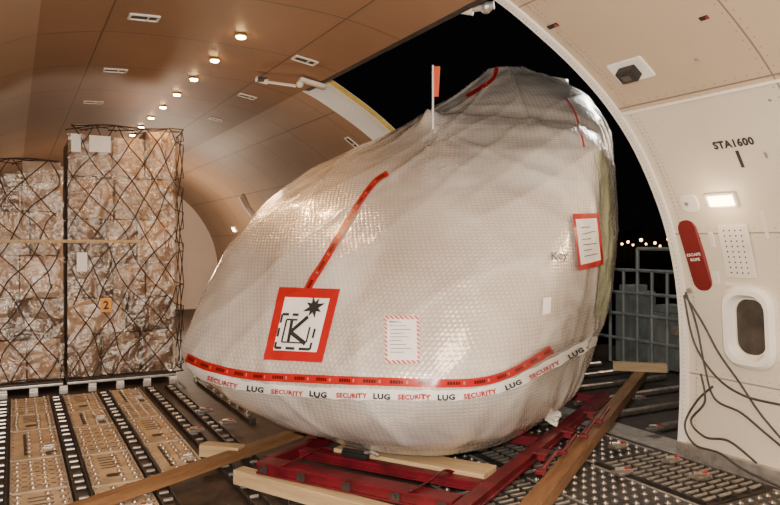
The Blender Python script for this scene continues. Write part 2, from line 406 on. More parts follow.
def textmesh(s,bold=0):
    if (s,bold) in _tc: return _tc[(s,bold)]
    cu=bpy.data.curves.new('txt','FONT'); cu.body=s; cu.size=1; cu.resolution_u=3; cu.offset=bold; cu.space_character=1.0+bold*2
    ob=bpy.data.objects.new('txt',cu); COL.objects.link(ob); bpy.context.view_layer.update()
    me=bpy.data.meshes.new_from_object(ob.evaluated_get(bpy.context.evaluated_depsgraph_get()))
    vs=[v.co.copy() for v in me.vertices]; fs=[tuple(p.vertices) for p in me.polygons]
    bpy.data.objects.remove(ob); bpy.data.meshes.remove(me); bpy.data.curves.remove(cu)
    x0=min(v.x for v in vs);x1=max(v.x for v in vs);y0=min(v.y for v in vs);y1=max(v.y for v in vs)
    vs=[((v.x-x0)/(x1-x0),(v.y-y0)/(y1-y0)) for v in vs]; asp=(x1-x0)/(y1-y0)
    _tc[(s,bold)]=(vs,fs,asp); return _tc[(s,bold)]
def text_flat(mb,s,loc,R,cx,cy,w,h,z,mi=0,bold=0):
    vs,fs,asp=textmesh(s,bold)
    mb.addraw([loc+R@Vector((cx+(x-.5)*w,cy+(y-.5)*h,z)) for x,y in vs],fs,mi)

# ---------------------------------------------------------------- wall items
def wallframe(x,y,off=0):
    h=hit(WALL,x,y); return h[0]+h[1]*off,frame(h[1],-AX)
loc,R=wallframe(752,327)
w0=empty('window_1',loc,'white moulded oblong cabin window with dark glass'); w0['kind']='structure'
mb=MB(); plate(mb,loc,R,.42,.60,.15,0,.080,0,(.30,.48,.12),.03,.80); mb.done('window_frame',M['trim'],w0,R,smooth=False)
mb=MB(); plate(mb,loc,R,.265,.45,.11,0,.018,0,(.235,.41,.10),.004,.95); mb.done('window_inner_rim',M['white'],w0,R)
mb=MB(); plate(mb,loc,R,.25,.425,.10,0,.008); mb.done('window_pane',M['glass'],w0,R)
loc,R=wallframe(696,255); R=R@Matrix.Rotation(math.radians(6),3,'Z')
e=empty('escape_rope_sign',loc,'flat dark red capsule shaped escape rope cover with white lettering','sign')
mb=MB(); plate(mb,loc,R,.165,.57,.075,0,.022,bev=.005); mb.done('sign_plate',M['redl'],e,R)
mb=MB(); text_flat(mb,'ESCAPE',loc,R,0,.01,.125,.022,.0235,0,.02); text_flat(mb,'ROPE',loc,R,0,-.03,.085,.022,.0235,0,.02); mb.done('lettering',M['paper'],e,R)
loc,R=wallframe(690,203)
e=empty('access_cover',loc,'small rounded cream access cover with latch on wall','cover')
mb=MB(); plate(mb,loc,R,.15,.15,.05,0,.012); mb.done('cover_plate',M['trim'],e,R)
mb=MB(); mb.cyl(loc+R@Vector((-.02,.0,.012)),loc+R@Vector((-.02,0,.018)),.016); mb.done('latch',M['alu'],e,R)
loc,R=wallframe(722,200)
e=empty('wall_lamp',loc,'small lit rectangular wall lamp with warm glow','lamp')
mb=MB(); plate(mb,loc,R,.25,.12,.015,0,.02,0,(.21,.085,.01)); mb.done('lamp_housing',M['white'],e,R)
mb=MB(); plate(mb,loc,R,.205,.082,.01,0,.014); mb.done('lamp_lens',M['lampb'],e,R)
loc,R=wallframe(733,143); mb=MB(); text_flat(mb,'STA1600',loc,R,0,0,.30,.064,.003,0,.05)
o=mb.done('station_marking',M['ink'],R=R); meta(o,'black stencilled station marking STA1600 with tick on wall','marking')
l2,R=wallframe(740,159); mb=MB(); mb.box(l2+R@Vector((0,0,.001)),(.024,.13,.003),R); mb.done('tick_mark',M['ink'],o,R)
loc,R=wallframe(738,251,.012)
e=empty('perforated_panel',loc,'cream wall panel with rows of small holes','panel')
mb=MB(); plate(mb,loc,R,.24,.40,.012,0,.008)
for i in range(4):
    for j in range(9):
        c=loc+R@Vector((-.07+i*.045,-.16+j*.04,.0075)); mb.cyl(c,c+R@Vector((0,0,.0015)),.007,8,mi=1)
mb.done('panel_plate',[M['white'],M['strap']],e,R)
loc,R=wallframe(631,70)
e=empty('loading_light',loc,'square white recessed light fitting with dark lens housing','light fitting')
mb=MB(); plate(mb,loc,R,.30,.19,.015,0,.012); mb.done('mounting_plate',M['trim'],e,R)
mb=MB(); mb.box(loc+R@Vector((0,0,.04)),(.14,.10,.07),R,.01); mb.done('lens_housing',M['black'],e,R)
mb=MB(); plate(mb,loc+R@Vector((0,0,.075)),R,.08,.055,.02,0,.006); mb.done('lens',M['glass'],e,R)
for i,(x,y,w,h,mt) in enumerate([(553,26,.10,.035,'black'),(704,18,.06,.03,'black'),(697,60,.03,.03,'alu'),(766,155,.02,.05,'alu'),(770,100,.02,.02,'alu'),(716,278,.06,.10,'white'),(640,112,.13,.03,'white'),(712,240,.04,.12,'white'),(765,225,.03,.2,'white'),(738,285,.22,.03,'white')]):
    h_=hit(WALL,x,y)
    if not h_: continue
    loc=h_[0]; R=frame(h_[1],-AX); mb=MB(); plate(mb,loc,R,w,h,.005,0,.006); o=mb.done('wall_placard',[M[mt]],R=R)
    meta(o,{'black':'small black placard stuck to the wall lining','alu':'small metal stud plate on the wall lining','white':'small cream placard on the wall lining'}[mt],'placard')
    if mt=='black':
        mb=MB(); plate(mb,loc+R@Vector((w*.32,0,.006)),R,w*.3,h*.7,.003,0,.002); mb.done('red_mark',M['redtape'],o,R)
def wallcurve(pts,off=.04):
    out=[]
    for x,y in pts:
        h=hit(WALL,x,y); out.append(h[0]+h[1]*off if h else P(x,y,4.9))
    return out
def smooth3(pts,k=8):
    out=[]
    for i in range(len(pts)-1):
        p0=pts[max(i-1,0)];p1=pts[i];p2=pts[i+1];p3=pts[min(i+2,len(pts)-1)]
        for j in range(k):
            t=j/k; out.append(.5*((2*p1)+(p2-p0)*t+(2*p0-5*p1+4*p2-p3)*t*t+(3*p1-p0-3*p2+p3)*t**3))
    out.append(pts[-1]); return out
mb=MB()
for k,pts in enumerate([[(689,291),(700,325),(708,365),(718,398),(744,412),(768,432),(792,452)],
          [(690,293),(708,322),(724,352),(745,382),(765,412),(790,442)],
          [(691,293),(701,340),(722,374),(750,394),(790,404)],
          [(722,385),(706,400),(694,424),(704,444),(728,452),(752,468),(790,486)],
          [(712,372),(716,400),(702,420),(716,436),(740,440),(768,462)]]):
    mb.sweep(smooth3(wallcurve(pts,.04+.022*k)),.0085,8)
o=mb.done('hanging_rope',M['strap'],smooth=True)
meta(o,'dark tangled rope hanging in loops down the wall','rope')
mb=MB(); hh=hit(WALL,691,290); mb.cyl(hh[0],hh[0]+hh[1]*.03,.02); o=mb.done('rope_hook',M['alu']); meta(o,'small metal hook holding rope on wall','hook')
# ---------------------------------------------------------------- ceiling items
def anyhit(x,y):
    a=hit(CEIL,x,y); b=hit(WALL,x,y)
    c=[h for h in (a,b) if h]
    return min(c,key=lambda h:(h[0]-ORI).length)
lamp0=None
for k in range(11):
    aa=5.98+.90*k
    loc=W(aa,1.745,3.507)
    if lamp0 is None:
        e=empty('ceiling_lamp',loc,'small round lit ceiling lamp in brown panel','lamp','row of ceiling lamps')
        mb=MB(); mb.cyl(loc,loc+Vector((0,0,-.012)),.052,18,.048); h1=mb.done('lamp_rim',M['hazard'],e)
        mb=MB(); mb.cyl(Vector(loc)-Vector((0,0,.010)),Vector(loc)-Vector((0,0,.026)),.043,16,.036); h2=mb.done('lamp_lens',M['lamp'],e,smooth=False)
        lamp0=(e,h1,h2,loc.copy())
    else:
        off=loc-lamp0[3]; e2=copytree(lamp0[0],off); 
        for c in (lamp0[1],lamp0[2]): copytree(c,off,e2)
    if k<6:
        l=bpy.data.lights.new('ceiling_glow','SPOT'); l.energy=42; l.color=(1,.55,.24); l.shadow_soft_size=.05; l.spot_size=2.6; l.spot_blend=.6
        lo=bpy.data.objects.new('ceiling_glow',l); lo.location=loc+Vector((0,0,-.08)); COL.objects.link(lo)
for (x,y,s) in [(144,17,1),(115,70,1),(93,102,1),(305,60,1),(247,96,.9),(216,119,.8),(352,142,.8),(80,125,.9)]:
    loc,n=anyhit(x,y); R=frame(n,BX)
    e=empty('ceiling_vent',loc,'white framed rectangular ceiling fitting with black slots','vent','ceiling vents')
    mb=MB(); plate(mb,loc,R,.24*s,.15*s,.01,-.005,.014,0,(.20*s,.11*s,.008)); mb.done('vent_frame',M['white'],e,R)
    mb=MB(); plate(mb,loc,R,.205*s,.115*s,.008,0,.006); mb.done('vent_core',M['black'],e,R)
    mb=MB(); mb.box(loc+R@Vector((.03,0,.010)),(.012,.10*s,.01),R); mb.done('vent_divider',M['white'],e,R)
loc,n=anyhit(235,229); R=frame(n,-AX)
e=empty('wall_lamp',loc,'small glowing lamp low on the far side wall','lamp')
mb=MB(); plate(mb,loc,R,.28,.16,.02,0,.03); mb.done('lamp_housing',M['white'],e,R); mb=MB(); plate(mb,loc+R@Vector((0,0,.03)),R,.2,.10,.02,0,.01); mb.done('lamp_lens',M['lampb'],e,R)
p=[anyhit(243,194)[0],anyhit(248,204)[0],anyhit(254,212)[0],anyhit(260,222)[0]]
nn=anyhit(250,206)[1]; mb=MB(); mb.sweep([q+nn*.06 for q in smooth3(p,4)],.05,8,flat=.35); o=mb.done('wall_fairing',M['white'],smooth=True); meta(o,'slim pale blade shaped fitting on the side wall','fitting')
e=empty('door_latch_arm',P(262,80,7.3),'white jointed cargo door latch arm at the opening corner','door mechanism')
mb=MB(); mb.cyl(P(256,79,7.35),P(268,82,7.35),.03,12); mb.cyl(P(268,82,7.35),P(296,86,7.3),.016,12); mb.done('arm_rod',M['white'],e,smooth=False)
mb=MB(); mb.box(P(262,80,7.35),(.10,.08,.05),RA,.01); mb.done('arm_clevis',M['dkmetal'],e)
mb=MB(); mb.box(P(312,83,7.3),(.28,.08,.04),Matrix.Rotation(RA,3,'Z')@Matrix.Rotation(math.radians(10),3,'Y'),.012); mb.sph(P(300,84,7.25),.04); mb.done('arm_bracket',M['white'],e)
e=empty('door_actuator',P(460,4,5.2),'white hydraulic door actuator with end clevis above the opening','door mechanism')
mb=MB(); mb.cyl(P(418,0,5.3),P(474,8,5.2),.055,16); mb.cyl(P(436,3,5.27),P(444,4,5.26),.065,16); mb.done('actuator_body',M['white'],e,smooth=False)
mb=MB(); mb.cyl(P(474,8,5.2),P(494,5,5.15),.03,14); mb.sph(P(486,7,5.18),.05); mb.done('actuator_rod_end',M['alu'],e)
mb=MB(); mb.box(P(440,-2,5.3),(.10,.08,.12),RA,.01); mb.done('actuator_bracket',M['trim'],e)

# ---------------------------------------------------------------- wrapped engine
ZK=[.28,.35,.5,.7,.85,1.0,1.3,1.65,2.0,2.3,2.6,2.85,3.1,3.3,3.44]
UL=[-3.20,-3.45,-3.75,-4.05,-4.20,-4.26,-4.34,-4.38,-4.33,-4.13,-3.76,-3.42,-3.14,-2.94,-2.76]
UR=[-1.80,-1.63,-1.54,-1.47,-1.46,-1.4,-1.32,-1.28,-1.27,-1.29,-1.36,-1.49,-1.72,-2.02,-2.35]
VF=[4.15,3.92,3.72,3.58,3.52,3.58,3.78,4.07,4.45,4.88,5.37,5.78,6.12,6.38,6.55]
NN=[2.4,2.7,3.2,4.2,4.8,4.2,3.5,3.05,2.75,2.45,2.1,1.95,1.9,1.9,2.0]
def lin(z,K): return float(np.interp(z,ZK,K))
def sm(z,K):
    s=0;w=0
    for d in np.linspace(-.09,.09,9): s+=lin(z+d,K); w+=1
    return s/w
NZ=200; NTH=360
def ring(z,shrink=1.0):
    ul,ur,vf,n=sm(z,UL),sm(z,UR),sm(z,VF),sm(z,NN)
    vc=max(5.5,vf+.45) if z>1.1 else 5.1+.36*z; vb=7.45 if z>1.1 else 6.4+.95*z
    cx=(ul+ur)/2; hu=(ur-ul)/2; out=[]
    for k in range(NTH*2):
        th=2*math.pi*k/(NTH*2); s=math.sin(th); c=math.cos(th)
        u=cx+hu*math.copysign(abs(s)**(2/max(n if c>0 else 2.3+(n-2.3)*max(0,1+c*2),1.8)),s)
        if c<0 and s<0: u+=(-c)*.45
        v=vc-(vc-vf)*abs(c)**(2/n) if c>=0 else vc+(vb-vc)*abs(c)**(2/2.3)
        out.append((cx+(u-cx)*shrink, vc+(v-vc)*shrink))
    return out
def resamp(pts,n):
    p=np.array(pts+[pts[0]]); d=np.r_[0,np.cumsum(np.hypot(*(np.diff(p,axis=0).T)))]
    t=np.linspace(0,d[-1],n+1)[:-1]
    return np.c_[np.interp(t,d,p[:,0]),np.interp(t,d,p[:,1])],d[-1]
rings=[];per=[]
def addring(z,s=1.0,zz=None):
    r,L=resamp(ring(z,s),NTH); rings.append([E(x,y,zz if zz is not None else z) for x,y in r]); per.append(L)
for s in (.1,.4,.7,.88,.96): addring(.28,s,.256+.024*s**4)
for z in np.linspace(.285,3.44,NZ): addring(float(z))
for s,zz in ((.9,3.455),(.7,3.468),(.4,3.478),(.1,3.482)): addring(3.44,s,zz)
NR=len(rings)
ctr=E(-2.6,5.6,1.6)
G=np.array([[list(p) for p in r] for r in rings])
du=np.roll(G,-1,1)-np.roll(G,1,1); dv=np.gradient(G,axis=0)
Nn=np.cross(du,dv); Nn/= (np.linalg.norm(Nn,axis=2,keepdims=True)+1e-9)
sgn=np.sign((Nn*(G-np.array(ctr))).sum(2).mean()); Nn*=sgn
peak=Vector(E(-2.79,5.6,2.72)); rear=Vector(E(-2.55,6.6,3.46))
def crest(v,p=4): return max(0,1-abs(v)*3.2)**p
for i in range(NR):
    for k in range(NTH):
        p=Vector(G[i,k]); n=Nn[i,k]
        u=.866*p.x-.5*p.y; v=.5*p.x+.866*p.y
        d=.012*noise.noise(p*1.1)+.005*noise.noise(p*3.1+Vector((5,2,1)))+.002*noise.noise(p*9)
        dp=(p-peak).length; d+=.17*math.exp(-(dp/.14))
        ang=math.atan2(p.x-peak.x,-(p.z-peak.z)+.35*(p.y-peak.y))
        d+=.028*math.exp(-dp/1.1)*crest(math.sin(ang*4.5+1.2*noise.noise(p*.6)),2)*min(1,dp/.15)
        dr=(p-rear).length; ang=math.atan2((u+2.55),(3.6-p.z)+.3*(6.6-v))
        d+=.034*math.exp(-dr/1.6)*crest(math.sin(ang*6+1.0*noise.noise(p*.7)),2)*min(1,dr/.3)
        wgt=max(0,min(1,(u+2.5)/.5))*max(0,min(1,(p.z-1.2)/.8))
        d-=.04*wgt*math.exp(-((v-5.75-.25*(2.9-p.z)*.3)/.16)**2)
        side=max(0,min(1,(v-4.8)/.9)) if u>-2.6 else 0
        side*=max(0,min(1,(3.2-p.z)/.7))
        if side>0:
            q=Vector((v*1.7+.35*p.z,p.z*.35,3)); d+=side*.028*crest(noise.noise(q),2)
            q=Vector((v*3.1-.2*p.z,p.z*.5,13)); d+=side*.016*crest(noise.noise(q),2)
        q=Vector((u*1.3+p.z*1.0,(u-p.z)*.3,9)); d+=.014*crest(noise.noise(q),3)
        q=Vector((u*1.7-p.z*1.5,(u+p.z)*.4,19)); d+=.010*crest(noise.noise(q),3)
        if p.z<.85: d+=.018*math.sin((p.x+p.y*.6)*11+3*noise.noise(p*2))*(.85-p.z)
        if p.z<.45: d*=max(0,(p.z-.26)/.19)
        G[i,k]+=n*d
mb=MB(); mb.v=[Vector(x) for x in G.reshape(-1,3)]
for i in range(NR-1):
    for k in range(NTH):
        j=(k+1)%NTH; mb.f.append((i*NTH+k,i*NTH+j,(i+1)*NTH+j,(i+1)*NTH+k))
mb.f.append(tuple(range(NTH))[::-1]); mb.f.append(tuple(range((NR-1)*NTH,NR*NTH)))
mb.mi=[0]*len(mb.f)
sl=np.r_[0,np.cumsum(np.linalg.norm(np.diff(G[:,0],axis=0),axis=1))]
uvs=[]
for i in range(NR):
    for k in range(NTH):
        kk=k if k<NTH/2 else k-NTH
        uvs.append((kk/NTH*per[i],sl[i]))
eng=empty('wrapped_engine',E(-2.6,5.4,.256),'huge bubble-wrapped aircraft engine with red tape on red transport stand','aircraft engine')
body=mb.done('bubble_wrap_cover',M['bubble'],eng,smooth=True,uvs=uvs)
ENG=BVHTree.FromPolygons(mb.v,mb.f)
def ep(x,y,off=.008):
    h=hit(ENG,x,y)
    if h: return h[0]+h[1]*off
    for s in range(1,60):
        for dx,dy in ((-s,0),(s,0),(0,s),(0,-s)):
            h=hit(ENG,x+dx,y+dy)
            if h: return h[0]+h[1]*off
    return P(x,y,6)
def ribbon(name,pts,w,mat,off=.008,K=3,step=4,label=None,w2=None,wr=0,muv=False):
    pp=smooth3([Vector((x,y,0)) for x,y in pts],24)
    L=[0]
    for i in range(1,len(pp)): L.append(L[-1]+(pp[i]-pp[i-1]).length)
    n=max(4,int(L[-1]/step)); vs=[];fs=[];uvs=[];c2=[]
    for i in range(n+1):
        s=L[-1]*i/n; j=min(max(k for k in range(len(L)) if L[k]<=s+1e-6),len(pp)-2); t=(s-L[j])/max(L[j+1]-L[j],1e-6)
        c=pp[j].lerp(pp[j+1],t); d=(pp[j+1]-pp[j]).normalized(); q=Vector((-d.y,d.x,0)); c2.append((c,q))
    wl=0; last=None
    for i,(c,q) in enumerate(c2):
        ww=w+(w2-w)*i/n if w2 else w
        if muv: ww*=1+.35*noise.noise(Vector((i*.25,0,3)))
        mid=ep(c.x,c.y,off)
        if last is not None: wl+=(mid-last).length
        last=mid
        for k in range(K):
            t=k/(K-1)-.5; jj=wr*noise.noise(Vector((i*.35,k*.8,1))); pt=ep(c.x+q.x*ww*t,c.y+q.y*ww*t+jj,off+abs(jj)*.004); vs.append(pt); uvs.append((wl,(pt-mid).length*(1 if t>0 else -1)) if muv else (wl,t+.5))
    for i in range(n):
        for k in range(K-1): fs.append((i*K+k,i*K+k+1,(i+1)*K+k+1,(i+1)*K+k))
    mb=MB(); mb.addraw(vs,fs); o=mb.done(name,mat,eng,smooth=True,uvs=uvs)
    if label: o['label']=label
    return o,pp,L
ribbon('red_tape',[(188,357),(212,367),(252,375),(300,378),(345,380),(400,382),(450,383),(480,381),(505,374),(530,361),(550,348)],8,M['tape'],off=.014,label='printed red adhesive tape across the front')
ribbon('red_tape',[(388,174),(375,183),(358,206),(340,236),(325,262),(314,279),(308,290)],5.2,M['tape'],off=.010,step=2,label='printed red adhesive tape running up the cover',w2=7.5)
ribbon('red_tape',[(497,68),(493,79),(480,89),(467,97)],4,M['redtape'],label='short slim red tape along the top ridge',step=2)
ribbon('red_tape',[(565,98),(574,112),(580,130),(584,148)],1.6,M['redtape'],label='thin red tape near the top edge',step=2)
path=[(187,363),(203,373),(235,383),(275,389),(320,392),(370,394),(420,395),(465,394),(500,387),(530,374),(555,361),(580,348),(598,339)]
o,pp,L=ribbon('security_ribbon',path,10,M['paper'],off=.006,label='wrinkled white security ribbon with red and dark lettering',wr=1.6)
def onpath(s,w):
    j=min(max(k for k in range(len(L)) if L[k]<=s+1e-6),len(pp)-2); t=(s-L[j])/max(L[j+1]-L[j],1e-6)
    c=pp[j].lerp(pp[j+1],t); d=(pp[j+1]-pp[j]).normalized(); q=Vector((d.y,-d.x,0)); c=c+q*w
    return ep(c.x,c.y+.8*noise.noise(Vector((s*.09,1,1))),.020)
s=26; k=0
while s<L[-1]-36:
    word='SECURITY' if k%2==0 else 'LUG'; wpx=random.uniform(30,34) if k%2==0 else 17; hpx=random.uniform(4.4,5.0) if k%2==0 else 5.4
    vs,fs,asp=textmesh(word,.05); tm=MB(); tm.addraw([onpath(s+x*wpx,(y-.5)*hpx-.8) for x,y in vs],fs)
    tm.done('ribbon_lettering',M['redtape'] if k%2==0 else M['ink'],o)
    s+=wpx+ (6 if k%2==0 else 7)+random.uniform(0,5); k+=1
def quadmap(q,off=.01):
    def f(u,v,o=off):
        x=(1-v)*((1-u)*q[3][0]+u*q[2][0])+v*((1-u)*q[0][0]+u*q[1][0])
        y=(1-v)*((1-u)*q[3][1]+u*q[2][1])+v*((1-u)*q[0][1]+u*q[1][1])
        return ep(x,y,o)
    return f
def patch(name,q,mats,border=.1,N=30,label=None,off=.012,par=None):
    f=quadmap(q,off); mb=MB(); vs=[f(i/N,j/N) for j in range(N+1) for i in range(N+1)]; fs=[];mi=[]
    uvs=[((f(i/N,0)-f(0,0)).length,(f(0,j/N)-f(0,0)).length) for j in range(N+1) for i in range(N+1)]
    for j in range(N):
        for i in range(N):
            fs.append((j*(N+1)+i,j*(N+1)+i+1,(j+1)*(N+1)+i+1,(j+1)*(N+1)+i))
            x=(i+.5)/N;y=(j+.5)/N; mi.append(1 if min(x,1-x,y,1-y)<border else 0)
    mb.addraw(vs,fs); mb.mi=mi; o=mb.done(name,mats,par or eng,smooth=True,uvs=uvs)
    if label:o['label']=label
    return o,f
def stroke(mb,f,pts,w,off=.022,asp=1.0,sub=6,taper=False):
    for a,b in zip(pts[:-1],pts[1:]):
        dx=(b[0]-a[0]);dy=(b[1]-a[1])*asp; l=math.hypot(dx,dy)
        vs=[];fs=[]
        for i in range(sub+1):
            t=i/sub; x=a[0]+(b[0]-a[0])*t; y=a[1]+(b[1]-a[1])*t; ww=w*(math.sin(math.pi*min(.97,max(.03,t))) if taper else 1)
            nx=-dy/l*ww/2; ny=dx/l*ww/2/asp
            vs+=[f(x+nx,y+ny,off),f(x-nx,y-ny,off)]
        for i in range(sub): fs.append((2*i,2*i+1,2*i+3,2*i+2))
        mb.addraw(vs,fs)
q1=[(280,288),(341,290),(323,363),(264,360)]
o,f=patch('hazard_label',q1,[M['paper'],M['redtape']],.125,label='white label with red tape border and black stencil emblem')
ib=MB()
for s in [((.17,.62),(.17,.50)),((.17,.43),(.17,.31)),((.17,.24),(.17,.16),(.28,.16)),((.35,.16),(.50,.16)),((.57,.16),(.76,.16),(.76,.25)),((.76,.31),(.76,.44)),((.17,.62),(.28,.62)),((.34,.62),(.44,.62))]:
    stroke(ib,f,s,.036)
stroke(ib,f,((.26,.55),(.26,.24)),.03); stroke(ib,f,((.26,.55),(.44,.55)),.026)
stroke(ib,f,((.35,.54),(.37,.25)),.05); stroke(ib,f,((.37,.38),(.66,.23)),.055); stroke(ib,f,((.37,.38),(.60,.60)),.055)
stroke(ib,f,((.26,.24),(.60,.24)),.02); stroke(ib,f,((.67,.25),(.67,.46)),.03)
for a,dd in ((20,.17),(65,.13),(110,.15),(155,.14)):
    c=(.66,.73); r=math.radians(a)
    stroke(ib,f,((c[0]-dd*math.cos(r),c[1]-dd*math.sin(r)),(c[0]+dd*math.cos(r),c[1]+dd*math.sin(r))),.075,taper=True,sub=8)
ib.done('stencil_emblem',M['ink'],o)
q2=[(385,317),(419,317),(420,364),(386,364)]
o,f=patch('shipping_label',q2,[M['paper'],M['stripe']],.07,label='white document label with red striped border')
ib=MB()
for j in range(9):
    y=.86-j*.08; stroke(ib,f,((.16,y),(.5+.34*((j*7)%5)/5,y)),.012,sub=3)
ib.done('printed_lines',M['strap'],o)
q3=[(570,215),(596,213),(601,264),(576,271)]
o,f=patch('side_label',q3,[M['paper'],M['redtape']],.11,label='white side label with red tape border',off=.022)
ib=MB()
for j in range(6):
    y=.74-j*.1; stroke(ib,f,((.22,y),(.55+.2*((j*3)%2),y)),.014,sub=3,off=.032)
ib.done('printed_lines',M['ink'],o)
f=quadmap([(550,253),(566,251),(566,261),(550,263)],.014)
vs,fs,asp=textmesh('Key',0); ib=MB(); ib.addraw([f(x,y) for x,y in vs],fs); ib.done('key_lettering',M['strap'],eng)
q4=[(542,298),(550,297),(549,313),(541,315)]
o,f=patch('tiny_label',q4,[M['paper'],M['paper']],.1,N=8,off=.01)
o,_,_=ribbon('film_overlap',[(600,150),(605,180),(607,220),(606,260),(600,318)],13,M['green'],off=.006,K=9,label='loose greenish clear film layer at the rear',muv=True,wr=0)
pb=ep(433,128,0)
mb=MB(); mb.cyl(pb-Vector((0,0,.10)),pb+Vector((0,0,.54)),.009,10); mb.done('marker_pole',M['paper'],eng)
mb=MB(); mb.box(pb+Vector((.03,0,.40)),(.05,.008,.26),Matrix.Rotation(math.radians(-20),3,'Z')@Matrix.Rotation(math.radians(3),3,'Y'),.002); fo=mb.done('marker_flag',M['orange'],eng)
for k in range(3):
    p0=ep(548,436,.0); mb=MB()
    mb.sweep(smooth3([p0+Vector((-.02,0.03,0)),p0+Vector((.03+.02*k,-.01,-.03+.03*k)),p0+Vector((.07,-.02,.03*k-.05))],4),.03,8,flat=.35)
    mb.done('gathered_film',M['bubble'],eng,smooth=True,uvs=[(v.x,v.z) for v in mb.v])

# ---------------------------------------------------------------- engine stand
FZ=.05
st=empty('engine_stand',E(-2.5,5.3,FZ),'dark red painted steel engine transport stand with cross members','engine stand')
def ebeam(name,u0,v0,u1,v1,z0,w,h,mat,par=None,bev=.006,**k):
    p=E(u0,v0,z0+h/2);q=E(u1,v1,z0+h/2); d=(q-p); rz=math.atan2(d.y,d.x)-math.pi/2
    mb=MB(); mb.box((p+q)/2,(w,d.length,h),rz,bev)
    nx=Vector((math.cos(rz),math.sin(rz),0))
    for s in (-1,1):
        mb.box((p+q)/2+nx*s*(w/2+.004)+Vector((0,0,h/2-.008)),(.012,d.length,.014),rz,.002); mb.box((p+q)/2+nx*s*(w/2+.004)-Vector((0,0,h/2-.008)),(.012,d.length,.014),rz,.002)
    return mb.done(name,mat,par,rz)
TZ=FZ+.105
ebeam('front_crossbeam',-3.12,3.68,-1.68,3.68,TZ,.12,.08,M['red'],st)
ebeam('second_crossbeam',-3.08,4.06,-1.68,4.06,TZ,.06,.065,M['red'],st)
ebeam('middle_crossbeam',-3.08,5.2,-1.68,5.2,TZ,.09,.07,M['red'],st)
ebeam('rear_crossbeam',-3.08,6.9,-1.68,6.9,TZ,.09,.07,M['red'],st)
ebeam('side_rail',-3.13,3.76,-3.13,7.1,TZ,.06,.075,M['red'],st)
ebeam('side_rail',-1.62,3.52,-1.62,7.1,TZ,.07,.075,M['red'],st)
for (u,v) in ((-3.13,4.3),(-3.13,5.2),(-1.52,4.75),(-1.52,5.4),(-1.52,6.1),(-3.13,6.6)):
    mb=MB(); mb.box(E(u,v,.245),(.10,.12,.012),RE,.004); mb.box(E(u,v,.215),(.05,.06,.05),RE,.004); mb.done('support_pad',M['red'],st,RE)
for u in (-3.06,-2.75,-2.4,-2.05,-1.74):
    mb=MB(); mb.box(E(u,3.612,TZ+.04),(.06,.010,.05),RE,.003); mb.cyl(E(u,3.610,TZ+.04),E(u,3.590,TZ+.04),.014,6); mb.done('bolt_plate',M['dkmetal'],st,RE)
for k,(u,v) in enumerate([(-1.45,4.5),(-1.45,5.0),(-1.43,5.5),(-1.43,6.0)]):
    mb=MB(); mb.cyl(E(u,v,.19),E(u+.02,v+.28,.25),.014,10); mb.box(E(u,v,.19),(.06,.06,.03),RE,.006); mb.done('tie_rod',M['red'],st)
for k,u in enumerate((-2.9,-1.95)):
    mb=MB(); mb.sweep(smooth3([E(u,3.61,TZ+.09),E(u+.03,3.80,TZ+.10),E(u+.02,4.02,TZ+.10),E(u+.05,4.10,TZ+.07)],6),.018,8,flat=.2); mb.done('lashing_strap',M['red'],st,smooth=True)
e=empty('tie_down_fitting',E(-2.62,4.03,.222),'black steel tie-down latch clamped on the stand','fitting')
mb=MB(); mb.box(E(-2.62,4.06,.240),(.20,.06,.036),RE,.01); mb.cyl(E(-2.72,4.06,.262),E(-2.52,4.06,.262),.016,10); mb.done('latch_body',M['black'],e,RE)
mb=MB(); mb.sweep([E(-2.55,4.06,.262),E(-2.48,4.04,.285),E(-2.42,4.04,.27)],.012,8); mb.done('latch_handle',M['alu'],e)
def timber(name,p,q,w,h,z0,mat,label):
    p=Vector((p[0],p[1],z0+h/2));q=Vector((q[0],q[1],z0+h/2)); d=q-p; rz=math.atan2(d.y,d.x)-math.pi/2
    mb=MB(); mb.box((p+q)/2,(w,d.length,h),rz,.006)
    o=mb.done(name,mat,None,rz); meta(o,label,'timber'); return o
timber('timber_beam',(.70,3.90),(3.30,9.0),.12,.10,FZ,M['wood'],'long orange-brown timber beam lying beside the stand')
timber('timber_beam',(-2.15,3.85),(-.62,6.2),.095,.07,FZ,M['wood'],'long orange-brown timber beam under the stand edge')
p1=E(-3.32,3.66,0);p2=E(-1.78,3.53,0)
timber('timber_beam',(p1.x,p1.y),(p2.x,p2.y),.10,.10,FZ,M['pale'],'pale yellow timber bearer beneath the front crossbeam')
p1=E(-2.85,4.24,0);p2=E(-1.70,4.24,0)
timber('timber_plank',(p1.x,p1.y),(p2.x,p2.y),.22,.08,.155,M['pale'],'pale wide plank lying across the stand')
timber('timber_block',(-1.46,5.46),(-1.14,5.38),.12,.09,FZ,M['pale'],'pale short timber block beside the stand')
timber('timber_block',(2.72,8.55),(3.32,8.40),.13,.10,.151,M['pale'],'pale timber block resting across the long beam')

